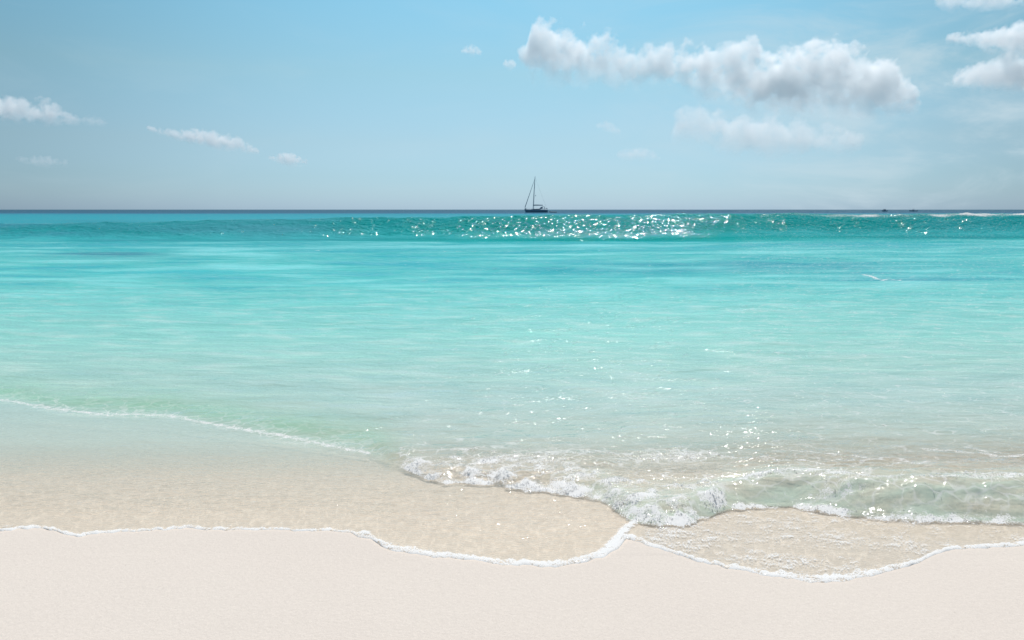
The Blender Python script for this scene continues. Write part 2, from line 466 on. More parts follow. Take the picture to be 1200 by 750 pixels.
# ripples (heights in metres)
r1 = noise(0.9, 3, mapped((0.6, 1.5, 1), 0.1))
r2 = noise(5.0, 3, mapped((0.7, 1.4, 1), -0.2), dist=0.4)
r3 = noise(22.0, 2, mapped((0.75, 1.3, 1), 0.25), dist=0.5)
r1 = t.math('SUBTRACT', r1, 0.5)
r2 = t.math('SUBTRACT', r2, 0.5)
hgt = t.math('MULTIPLY', r1, 0.17)
hgt = t.math('MULTIPLY', hgt, ax.outputs[2])
hgt = t.math('MULTIPLY_ADD', r2, t.math('MULTIPLY', t.math('MULTIPLY_ADD', ax.outputs[2], 0.026, 0.013), ax.outputs[1]), hgt)
hgt = t.math('MULTIPLY_ADD', r3, t.math('MULTIPLY', 0.0105, t.math('MULTIPLY', ax.outputs[1], ax.outputs[1])), hgt)
r4 = noise(2.1, 1, mapped((1.0, 1.0, 1), 0.4), 0.5, 0.6)
hgt = t.math('MULTIPLY_ADD', t.math('MULTIPLY', r4, 0.17), A.outputs['Alpha'], hgt)
bump = t.n('Bump', {'Height': hgt, 'Strength': 1.0, 'Distance': 1.0})
# foam break-up, and a net that also draws the left band's caustic lines
fn1 = noise(19.0, 5, mapped((0.8, 1.1, 1), 0.5), 0.62, 0.6)
fn2 = noise(110.0, 3, None, 0.6)
fn = t.math('MULTIPLY_ADD', fn2, 0.68, t.math('MULTIPLY', fn1, 0.70))      # mean about .67
fa = t.math('ADD', ax.outputs[0], fn)
ff = t.math('MULTIPLY', t.math('SUBTRACT', fa, 1.19), 6.0, clamp=True)
ff = t.math('MULTIPLY', ff, t.math('GREATER_THAN', ax.outputs[0], 0.05))
wob = t.n('VectorMath', {0: t.n('TexNoise', {'Vector': tco, 'Scale': 6.0, 'Detail': 2.0}).outputs[1], 'Scale': 0.30}, operation='SCALE').outputs[0]
net = t.n('TexVoronoi', {'Vector': t.n('VectorMath', {0: mapped((0.8, 1.2, 1.2), 0.3), 1: wob}, operation='ADD').outputs[0], 'Scale': 6.5}, feature='DISTANCE_TO_EDGE').outputs['Distance']
nf = t.math('MULTIPLY', t.math('SUBTRACT', t.math('MULTIPLY', fn1, 0.16), net), 14.0, clamp=True)
nf = t.math('MULTIPLY', nf, ax.outputs[2])
nf = t.math('MULTIPLY', nf, t.n('MapRange', {0: ax.outputs[0], 1: 0.12, 2: 0.45, 3: 0.0, 4: 0.55}).outputs[0])
ff = t.math('MAXIMUM', ff, nf)
# shimmer: caustic light lines put into the clear water's tint as a cell pattern
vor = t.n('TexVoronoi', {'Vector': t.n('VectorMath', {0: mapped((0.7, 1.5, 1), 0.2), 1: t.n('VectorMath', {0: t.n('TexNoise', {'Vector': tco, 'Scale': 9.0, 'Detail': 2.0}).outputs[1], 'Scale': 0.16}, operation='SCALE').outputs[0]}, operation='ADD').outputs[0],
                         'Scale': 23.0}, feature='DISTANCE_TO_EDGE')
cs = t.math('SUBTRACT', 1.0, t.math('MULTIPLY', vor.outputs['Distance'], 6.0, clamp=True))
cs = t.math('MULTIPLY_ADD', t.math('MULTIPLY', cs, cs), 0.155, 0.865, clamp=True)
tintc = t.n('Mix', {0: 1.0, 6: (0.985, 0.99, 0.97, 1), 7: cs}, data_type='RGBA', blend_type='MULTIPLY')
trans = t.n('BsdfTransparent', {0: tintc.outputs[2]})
# light scatters about inside the water, so its body is lit nearly the same whichever way the surface leans
bup = t.n('VectorMath', {0: t.n('VectorMath', {0: bump.outputs[0], 'Scale': 0.58}, operation='SCALE').outputs[0], 1: (0.0, 0.0, 0.42)}, operation='ADD')
bup = t.n('VectorMath', {0: bup.outputs[0]}, operation='NORMALIZE').outputs[0]
bodyb = t.n('BsdfDiffuse', {0: B.outputs['Color'], 'Normal': bup})
base = t.n('MixShader', {0: B.outputs['Alpha'], 1: trans.outputs[0], 2: bodyb.outputs[0]})
fr = t.n('Fresnel', {'IOR': 1.33, 'Normal': bump.outputs[0]})
frs = t.math('MULTIPLY', fr.outputs[0], t.math('MULTIPLY_ADD', ax.outputs[1], 0.42, 0.17))
gls = t.n('BsdfAnisotropic', {'Color': (1, 1, 1, 1), 'Roughness': 0.055, 'Normal': bump.outputs[0]})
water = t.n('MixShader', {0: frs, 1: base.outputs[0], 2: gls.outputs[0]})
fb = t.n('Bump', {'Height': fn, 'Strength': 0.14, 'Distance': 0.006})
fup = t.n('VectorMath', {0: t.n('VectorMath', {0: fb.outputs[0], 'Scale': 0.45}, operation='SCALE').outputs[0], 1: (0.0, 0.0, 0.55)}, operation='ADD')
fup = t.n('VectorMath', {0: fup.outputs[0]}, operation='NORMALIZE').outputs[0]
foamd = t.n('BsdfDiffuse', {0: (0.88, 0.88, 0.87, 1), 'Normal': fup})
foamt = t.n('BsdfTranslucent', {0: (0.85, 0.85, 0.84, 1)})
foams = t.n('MixShader', {0: 0.25, 1: foamd.outputs[0], 2: foamt.outputs[0]})
fin = t.n('MixShader', {0: ff, 1: water.outputs[0], 2: foams.outputs[0]})
t.link(fin.outputs[0], t.out.inputs[0])

sea = grid_mesh('sea', X, Y, Z, {'aux': aux, 'body': bodyc}, sea_m)
tag(sea, kind='structure')

# ------------------------------------------------------------------ sand
sand_m = bpy.data.materials.new('coral_sand')
t = NT(sand_m)
tco = t.n('TexCoord').outputs['Object']
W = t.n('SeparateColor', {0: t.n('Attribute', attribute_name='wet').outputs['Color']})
g1 = t.n('TexNoise', {'Vector': tco, 'Scale': 190.0, 'Detail': 3.0}).outputs[0]
gv = t.n('TexVoronoi', {'Vector': tco, 'Scale': 9.0, 'Randomness': 1.0})
spk = t.math('LESS_THAN', gv.outputs['Distance'], t.math('MULTIPLY', t.n('SeparateColor', {0: gv.outputs['Color']}).outputs[0], 0.035))
g2 = t.n('TexNoise', {'Vector': tco, 'Scale': 1.3, 'Detail': 3.0}).outputs[0]
g3 = t.n('TexNoise', {'Vector': tco, 'Scale': 60.0, 'Detail': 2.0}).outputs[0]
dry = t.n('Mix', {0: g2, 6: (0.640, 0.560, 0.492, 1), 7: (0.668, 0.594, 0.520, 1)}, data_type='RGBA')
gr = t.math('MULTIPLY_ADD', g1, 0.34, 0.83)
gr = t.math('MULTIPLY', gr, t.math('MULTIPLY_ADD', spk, -0.22, 1.0))
gr = t.math('MULTIPLY', gr, t.math('MULTIPLY_ADD', g3, 0.12, 0.94))
dryg = t.n('Mix', {0: 1.0, 6: dry.outputs[2], 7: gr}, data_type='RGBA', blend_type='MULTIPLY')
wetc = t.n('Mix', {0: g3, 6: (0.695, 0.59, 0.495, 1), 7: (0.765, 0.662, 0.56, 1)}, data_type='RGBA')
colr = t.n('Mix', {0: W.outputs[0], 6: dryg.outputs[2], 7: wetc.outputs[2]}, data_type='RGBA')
gb = t.n('Bump', {'Height': t.math('MULTIPLY_ADD', g1, 0.4, g3), 'Strength': 0.6, 'Distance': 0.003})
bs = t.n('BsdfPrincipled', {'Base Color': colr.outputs[2], 'Roughness': t.math('MULTIPLY_ADD', W.outputs[0], -0.25, 0.95), 'Normal': gb.outputs[0], 'Specular IOR Level': 0.25})
t.link(bs.outputs[0], t.out.inputs[0])
ysd = np.concatenate([np.array([-60, -45, -30, -20, -14, -10, -6, -3, 0, 1.0, 1.8]), np.arange(2.2, 5.0, 0.014), np.arange(5.0, 12, 0.06), np.geomspace(12, 12000, 60)])
usd = np.linspace(-1.5, 1.5, 420)
Ys = ysd[:, None] * np.ones((1, len(usd)))
lat = np.clip(lateral(Ys), 0, None) + np.where(Ys < 2.2, 0, 0)
lat = np.where(Ys < 2.2, lateral(np.array(2.2)) + (2.2 - Ys) * 1.2, lat)
Xs = usd[None, :] * lat
Zs = sand_z(Ys) + 0.004 * fbm(Xs * 0.9, Ys * 0.9, 201, 3) * (Ys < 3.4)
# wet where the sheet of water lies on it
pxs = 600 + usd * FPX
ysh = ground_y(shore_rows(pxs))
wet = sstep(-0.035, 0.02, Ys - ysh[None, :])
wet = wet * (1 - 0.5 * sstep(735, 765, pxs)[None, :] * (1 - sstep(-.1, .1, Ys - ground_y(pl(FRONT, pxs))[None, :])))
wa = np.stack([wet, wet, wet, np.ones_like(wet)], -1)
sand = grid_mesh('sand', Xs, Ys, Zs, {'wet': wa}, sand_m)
tag(sand, kind='structure')

# ------------------------------------------------------------------ loose foam and spray thrown up by the breaker
def ico():
    bm = bmesh.new()
    bmesh.ops.create_icosphere(bm, subdivisions=1, radius=1.0)
    v = np.array([x.co for x in bm.verts]); f = np.array([[x.index for x in p.verts] for p in bm.faces])
    bm.free()
    return v, f
IV, IF = ico()
prob = np.where(Y < 6.5, np.clip(foam - 0.40, 0, 1) ** 1.2, 0) * (bz + 0.45 * br) * (tf > 0.0)
prob = prob * np.clip(0.35 + 0.9 * fbm(X * 9, Y * 9, 303, 3), 0, 1.5)
prob = prob * (np.abs(U[None, :]) < 0.8)
cell = np.gradient(Y, axis=0) * np.gradient(X, axis=1)
pr = (prob * cell).ravel()
pr = pr / pr.sum()
NB = 6000
pick = rng.choice(pr.size, NB, p=pr)
rad = rng.gamma(3.0, 0.0006, NB) + 0.0010
bx = X.ravel()[pick] + rng.normal(0, .006, NB)
by = Y.ravel()[pick] + rng.normal(0, .006, NB)
lift = np.where(rng.random(NB) < 0.10, rng.exponential(0.022, NB), rng.random(NB) * 0.5 * rad)
bzv = Z.ravel()[pick] + lift
rad = np.where(lift > 0.012, rad * 0.6, rad)
sq = rng.uniform(0.6, 1.3, (NB, 3))
sq[:, 2] *= 0.7
V = IV[None] * rad[:, None, None] * sq[:, None, :] + np.stack([bx, by, bzv], -1)[:, None, :]
F = IF[None] + (np.arange(NB) * len(IV))[:, None, None]
me = bpy.data.meshes.new('sea_foam')
V = V.reshape(-1, 3); F = F.reshape(-1, 3)
me.vertices.add(len(V)); me.vertices.foreach_set('co', V.astype(np.float32).ravel())
me.loops.add(F.size); me.loops.foreach_set('vertex_index', F.astype(np.int32).ravel())
me.polygons.add(len(F)); me.polygons.foreach_set('loop_start', (np.arange(len(F)) * 3).astype(np.int32))
me.polygons.foreach_set('use_smooth', np.full(len(F), True))
me.update(calc_edges=True)
foam_m = bpy.data.materials.new('foam_white')
t = NT(foam_m)
nz = t.n('TexNoise', {'Vector': t.n('TexCoord').outputs['Object'], 'Scale': 90.0}).outputs[0]
fc = t.n('Mix', {0: nz, 6: (0.90, 0.90, 0.89, 1), 7: (0.95, 0.95, 0.94, 1)}, data_type='RGBA')
gn = t.n('NewGeometry').outputs['Normal']
fup = t.n('VectorMath', {0: t.n('VectorMath', {0: gn, 'Scale': 0.4}, operation='SCALE').outputs[0], 1: (0.0, 0.0, 0.6)}, operation='ADD')
fup = t.n('VectorMath', {0: fup.outputs[0]}, operation='NORMALIZE').outputs[0]
d1 = t.n('BsdfDiffuse', {0: fc.outputs[2], 'Normal': fup}); d2 = t.n('BsdfTranslucent', {0: fc.outputs[2]})
mx = t.n('MixShader', {0: 0.6, 1: d1.outputs[0], 2: d2.outputs[0]})
mx = t.n('MixShader', {0: 0.45, 1: mx.outputs[0], 2: t.n('BsdfTransparent').outputs[0]})   # bubbles let light through
t.link(mx.outputs[0], t.out.inputs[0])
me.materials.append(foam_m)
fo = bpy.data.objects.new('sea_foam', me)
COL.objects.link(fo)
tag(fo, 'white bubbly foam and spray thrown up along the small breaker at the shore', 'foam', kind='stuff')

# ------------------------------------------------------------------ boats
class MB:
    def __init__(s):
        s.bm = bmesh.new()
    def tube(s, pts, r, seg=8, r2=None):
        pts = [Vector(p) for p in pts]
        rings = []
        n = len(pts)
        for i, p in enumerate(pts):
            d = (pts[min(i + 1, n - 1)] - pts[max(i - 1, 0)]).normalized()
            a = Vector((0, 1, 0)) if abs(d.y) < .9 else Vector((1, 0, 0))
            u = d.cross(a).normalized(); v = d.cross(u)
            rr = r if r2 is None else r + (r2 - r) * i / max(n - 1, 1)
            rings.append([s.bm.verts.new(p + (u * math.cos(2 * math.pi * k / seg) + v * math.sin(2 * math.pi * k / seg)) * rr) for k in range(seg)])
        for i in range(n - 1):
            for k in range(seg):
                s.bm.faces.new((rings[i][k], rings[i][(k + 1) % seg], rings[i + 1][(k + 1) % seg], rings[i + 1][k]))
        s.bm.faces.new(rings[0][::-1]); s.bm.faces.new(rings[-1])
        return s
    def loft(s, secs, cap=True):
        rings = [[s.bm.verts.new(p) for p in sec] for sec in secs]
        for i in range(len(rings) - 1):
            m = len(rings[i])
            for k in range(m):
                s.bm.faces.new((rings[i][k], rings[i][(k + 1) % m], rings[i + 1][(k + 1) % m], rings[i + 1][k]))
        if cap:
            s.bm.faces.new(rings[0][::-1]); s.bm.faces.new(rings[-1])
        return s
    def box(s, c, d, bev=0.03):
        r = bmesh.ops.create_cube(s.bm, size=1.0)
        for v in r['verts']:
            v.co = Vector((v.co.x * d[0] + c[0], v.co.y * d[1] + c[1], v.co.z * d[2] + c[2]))
        if bev:
            ed = {e for v in r['verts'] for e in v.link_edges}
            bmesh.ops.bevel(s.bm, geom=list(ed), offset=bev, segments=2, affect='EDGES')
        return s
    def ball(s, c, r):
        q = bmesh.ops.create_icosphere(s.bm, subdivisions=2, radius=1.0)
        for v in q['verts']:
            v.co = Vector((v.co.x * r[0] + c[0], v.co.y * r[1] + c[1], v.co.z * r[2] + c[2]))
        return s
    def build(s, name, mat, parent=None):
        bmesh.ops.recalc_face_normals(s.bm, faces=s.bm.faces)
        m = bpy.data.meshes.new(name)
        s.bm.to_mesh(m); s.bm.free()
        m.materials.append(mat)
        for p in m.polygons: p.use_smooth = True
        if hasattr(m, 'set_sharp_from_angle'): m.set_sharp_from_angle(angle=R(35))
        o = bpy.data.objects.new(name, m)
        COL.objects.link(o)
        o.parent = parent
        return o

def empty(name, loc, rz=0):
    o = bpy.data.objects.new(name, None)
    COL.objects.link(o)
    o.location = loc
    o.rotation_euler = (0, 0, rz)
    o.empty_display_size = 0.5
    return o

navy = simple_mat('navy_hull_paint', (0.14, 0.25, 0.33), 0.25)
bluegrey = simple_mat('blue_canvas', (0.11, 0.21, 0.29), 0.8)
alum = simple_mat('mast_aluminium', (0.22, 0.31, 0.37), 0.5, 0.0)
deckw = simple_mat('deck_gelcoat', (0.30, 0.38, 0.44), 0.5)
darkgl = simple_mat('tinted_glass', (0.02, 0.03, 0.04), 0.1)
wire = simple_mat('steel_wire', (0.26, 0.33, 0.38), 0.5, 0.0)
rubber = simple_mat('grey_rubber_tube', (0.05, 0.075, 0.10), 0.6)
skin = simple_mat('dark_clothing', (0.04, 0.05, 0.07), 0.9)

YD = 430.0
MP = (YD * cp + CAM_H * sp) / FPX          # metres per photo pixel out there
def yx(px): return (px - 628.0) * MP       # along the hull; bow is to the left
yacht = empty('sailing_yacht', (28.0 * MP, YD, 0.0), 0)
tag(yacht, 'dark hulled sailing yacht at anchor with bare mast and furled sails, on the horizon', 'sailboat')
def hull_sections(x0, x1, beam, fb_bow, fb_st, draft, n=25, rake=0.7, ns=10):
    secs = []
    for i in range(n):
        k = i / (n - 1)
        x = x0 + (x1 - x0) * k
        b = beam / 2 * max(0.02, min(1, (1 - (1 - k) ** 2.4))) ** 0.8 * (1 - 0.28 * max(0, (k - .6) / .4) ** 2)
        fb = fb_bow + (fb_st - fb_bow) * k - 0.12 * math.sin(math.pi * k)
        dr = draft * math.sin(math.pi * min(max(k, 0.03), 0.97)) ** 0.6
        sec = []
        for j in range(ns + 1):
            a = j / ns
            yy = -b * math.cos(math.pi * a)
            zz = fb + (-dr - fb) * (math.sin(math.pi * a) ** 0.7)
            xr = x + rake * (1 - (zz + dr) / (fb + dr)) * (1 - k) ** 2
            sec.append((xr, yy, zz))
        secs.append(sec)
    return secs
x_b, x_s = yx(614.3), yx(641.8)
m = MB(); m.loft(hull_sections(x_b, x_s, 3.9, 1.75, 1.45, 0.5, rake=0.8))
hull = m.build('hull', navy, yacht)
m = MB()                                        # deck with camber
for i in range(24):
    pass
top = []
for i in range(25):
    k = i / 24
    x = x_b + (x_s - x_b) * k
    b = 3.9 / 2 * max(0.02, min(1, (1 - (1 - k) ** 2.4))) ** 0.8 * (1 - 0.28 * max(0, (k - .6) / .4) ** 2)
    fbz = 1.75 - 0.30 * k - 0.12 * math.sin(math.pi * k)
    top.append([(x, -b * 1.01, fbz - .04), (x, -b * 1.01, fbz + .03), (x, 0, fbz + .09), (x, b * 1.01, fbz + .03), (x, b * 1.01, fbz - .04)])
m.loft(top); m.build('deck', deckw, yacht)
m = MB()                                        # low coach roof
secs = []
for k, h_, b_ in [(621.0, .03, .6), (622.2, .25, .9), (625, .42, 1.15), (629, .50, 1.25), (633, .52, 1.25), (633.6, .50, 1.2)]:
    x = yx(k); z0 = 1.50
    secs.append([(x, -b_, z0), (x, -b_ * .85, z0 + h_ * .9), (x, 0, z0 + h_ * 1.1), (x, b_ * .85, z0 + h_ * .9), (x, b_, z0)])
m.loft(secs); coach = m.build('coach_roof', deckw, yacht)
for yv in (-1.17, 1.17):
    m = MB(); m.box((yx(628.5), yv, 1.80), (3.2, .10, .20), .04); m.build('window', darkgl, coach)
MB_, MT_ = Vector((yx(624.7), 0, 1.5)), Vector((yx(626.8), 0, (248.5 - 208.0) * MP))
m = MB(); m.tube([MB_, MB_.lerp(MT_, .5) + Vector((-.08, 0, 0)), MT_], .20, 10, .13); mast = m.build('mast', alum, yacht)
for fz, hw in ((.42, 1.25), (.70, .95)):
    p = MB_.lerp(MT_, fz)
    m = MB(); m.tube([p + Vector((.25, -hw, .08)), p, p + Vector((.25, hw, .08))], .05, 6); m.build('spreader', alum, mast)
m = MB(); m.tube([MT_, MT_ + Vector((0, 0, .7))], .03, 6); m.box((MT_.x + .1, 0, MT_.z + .25), (.5, .08, .1), .02); m.build('masthead_gear', wire, mast)
p = MB_.lerp(MT_, .44)
m = MB(); m.tube([p + Vector((.9, -.6, -.35)), p + Vector((.9, -.6, .35))], .16, 8, .10); m.build('radar_reflector', bluegrey, mast)
bz0 = (248.5 - 240.4) * MP
m = MB(); m.tube([(yx(624.9), 0, bz0), (yx(636.2), 0, bz0 + .05)], .09, 8); boom = m.build('boom', alum, yacht)
m = MB(); m.tube([(yx(625.2), 0, bz0 + .17), (yx(628), 0, bz0 + .26), (yx(632), 0, bz0 + .22), (yx(636.0), 0, bz0 + .16)], .30, 10, .20); m.build('furled_mainsail', bluegrey, boom)
bow = Vector((yx(614.7), 0, 2.0))
fs_t = MB_.lerp(MT_, .97)
m = MB(); m.tube([bow, fs_t], .035, 6); fst = m.build('forestay', wire, yacht)
m = MB(); m.tube([bow.lerp(fs_t, .04), bow.lerp(fs_t, .35), bow.lerp(fs_t, .70), bow.lerp(fs_t, .95)], .20, 8, .06); m.build('furled_jib', alum, fst)
m = MB(); m.tube([(yx(641.3), 0, 1.5), MT_], .022, 6); m.build('backstay', wire, yacht)
for yv in (-1.6, 1.6):
    m = MB(); m.tube([(yx(625.6), yv, 1.6), tuple(MB_.lerp(MT_, .70) + Vector((.25, .6 * yv, .08))), tuple(MB_.lerp(MT_, .96))], .018, 6); m.build('shroud', wire, yacht)
m = MB()                                        # spray hood over the companionway
secs = []
for i in range(7):
    k = i / 6
    x = yx(632.2) + k * 1.6
    h_ = .15 + .95 * math.sin(math.pi * .5 * min(1, k * 1.3))
    secs.append([(x, -1.15, 1.95), (x, -1.0, 1.95 + h_ * .85), (x, 0, 1.95 + h_), (x, 1.0, 1.95 + h_ * .85), (x, 1.15, 1.95)])
m.loft(secs); m.build('spray_hood', bluegrey, yacht)
m = MB()
m.tube([(yx(635.2), -1.2, 1.6), (yx(635.8), -1.2, 3.0), (yx(638.0), -1.2, 3.0), (yx(639), -1.2, 1.6)], .05, 6)
m.tube([(yx(635.2), 1.2, 1.6), (yx(635.8), 1.2, 3.0), (yx(638.0), 1.2, 3.0), (yx(639), 1.2, 1.6)], .05, 6)
m.box((yx(636.6), 0, 3.05), (1.3, 2.5, .16), .05)
bim = m.build('bimini', bluegrey, yacht)
m = MB(); m.tube([(yx(637.6), 0, 1.4), (yx(637.6), 0, 2.3)], .18, 8, .12)
m.tube([(yx(637.8), .45 * math.cos(a * math.pi / 8), 2.35 + .45 * math.sin(a * math.pi / 8)) for a in range(17)], .04, 6); m.build('steering_wheel', wire, yacht)
m = MB()
for yv in (-1, 1):
    m.tube([(yx(615.2), .12 * yv, 2.5), (yx(616.2), .5 * yv, 2.45), (yx(617.3), .8 * yv, 2.4), (yx(617.3), .8 * yv, 1.7)], .035, 6)
m.tube([(yx(615.2), -.12, 2.5), (yx(615.0), 0, 2.5), (yx(615.2), .12, 2.5)], .035, 6)
m.box((yx(615.9), 0, 2.05), (.8, .5, .35), .1)
m.build('pulpit_rail', wire, yacht)
m = MB()
for yv in (-1, 1):
    m.tube([(yx(638.8), 1.6 * yv, 1.5), (yx(638.8), 1.6 * yv, 2.3), (yx(641.2), 1.35 * yv, 2.25), (yx(641.4), .3 * yv, 2.25)], .04, 6)
    m.tube([(yx(641.2), 1.35 * yv, 1.45), (yx(641.2), 1.35 * yv, 2.25)], .04, 6)
m.box((yx(640.8), 1.0, 2.05), (.5, .3, .6), .08)
m.build('stern_rail', wire, yacht)
m = MB()
for yv in (-1, 1):
    for hh in (.35, .65):
        m.tube([(yx(617.3), .8 * yv, 1.7 + hh), (yx(622), 1.6 * yv, 1.6 + hh), (yx(630), 1.9 * yv, 1.5 + hh), (yx(638.8), 1.6 * yv, 1.5 + hh)], .014, 5)
    for k in (620, 623, 626, 629, 632, 635):
        bb = 1.5 if k < 622 else 1.85
        m.tube([(yx(k), bb * yv, 1.5), (yx(k), bb * yv, 2.2)], .02, 5)
m.build('guard_rail', wire, yacht)
m = MB(); m.loft([[(yx(633.5) + dx, -.28, -.4), (yx(633.5) + dx * 1.3, .28, -.4), (yx(633.5) + dx * .9, .2, -1.6), (yx(633.5) + dx * .9, -.2, -1.6)] for dx in (-1.2, 1.2)]); m.build('keel', navy, yacht)

# dinghy trailing astern
din = empty('inflatable_dinghy', ((648.2 - 600) * MP, YD + 1.0, 0.0))
tag(din, 'low dark inflatable dinghy floating empty just behind the stern of the yacht', 'dinghy')
m = MB()
Ld = 4.0
pts = []
for yv, order in ((-.62, 1),):
    pts = [(Ld / 2, -.62, .22), (.4, -.66, .22), (-1.0, -.60, .25), (-1.7, -.32, .34), (-1.95, 0, .38), (-1.7, .32, .34), (-1.0, .60, .25), (.4, .66, .22), (Ld / 2, .62, .22)]
m.tube(pts, .22, 10); m.build('inflated_tube', rubber, din)
m = MB(); m.box((0.1, 0, .10), (3.3, 1.0, .06), .02); m.build('floor', rubber, din)
m = MB(); m.box((1.75, 0, .32), (.07, 1.0, .45), .02); m.build('transom', deckw, din)
m = MB(); m.box((0.3, 0, .40), (.28, 1.2, .05), .02); m.build('seat', deckw, din)
# the towing line lies slack between them
m = MB(); m.tube([(641.6 * MP - 600 * MP, YD, 1.2), (642.8 * MP - 600 * MP, YD + .4, .35), (644.2 * MP - 600 * MP, YD + 1.0, .40)], .025, 6)
tl = m.build('tow_rope', wire)
tag(tl, 'slack rope tying the dinghy to the stern of the yacht', 'rope')

# two far motor boats on the right-hand horizon
def motorboat(px, length, D, label, tall):
    mp = (D * cp + CAM_H * sp) / FPX
    o = empty('motorboat', ((px - 600) * mp, D, 0))
    tag(o, label, 'boat', 'far motorboats on the horizon')
    L = length
    m = MB(); m.loft(hull_sections(-L / 2, L / 2, L * .34, .95, .70, .3, rake=.6)); m.build('hull', navy, o)
    m = MB(); m.box((L * .02, 0, .62), (L * .62, L * .24, .12), .03); m.build('deck', deckw, o)
    if tall:
        m = MB(); m.loft([[(-L * .12 + dx, -.7, .6), (-L * .12 + dx * .8, -.62, 1.7), (-L * .12 + dx * .8, .62, 1.7), (-L * .12 + dx, .7, .6)] for dx in (-.3, 1.5)]); cb = m.build('cabin', navy, o)
        m = MB(); m.box((L * .02, 0, 1.9), (2.3, 1.6, .10), .03); m.build('roof', navy, cb)
        m = MB(); m.box((-L * .12 + .5, 0, 1.35), (.9, 1.34, .35), .02); m.build('window', darkgl, cb)
    else:
        m = MB(); m.box((0, 0, 1.0), (.9, .7, .75), .08); m.build('console', navy, o)
        m = MB(); m.box((-.35, 0, 1.55), (.06, .7, .35), .02); m.build('windscreen', darkgl, o)
        m = MB()
        for q in (-.4, .4):
            for r_ in (-.5, .5):
                m.tube([(q + .3, r_, .6), (q + .3, r_, 1.95)], .04, 6)
        m.box((.3, 0, 2.0), (1.5, 1.3, .09), .03); m.build('canopy', bluegrey, o)
    m = MB(); m.box((L / 2 + .12, 0, .75), (.35, .35, .65), .1); m.tube([(L / 2 + .12, 0, .5), (L / 2 + .12, 0, -.4)], .09, 8); m.build('outboard_motor', darkgl, o)
    return o
motorboat(1036.5, 4.8, 660, 'short tall far motorboat on the horizon, left of the two dark boats at right', True)
motorboat(1070.0, 7.0, 690, 'longer low far motorboat on the horizon, right of the two dark boats at right', False)

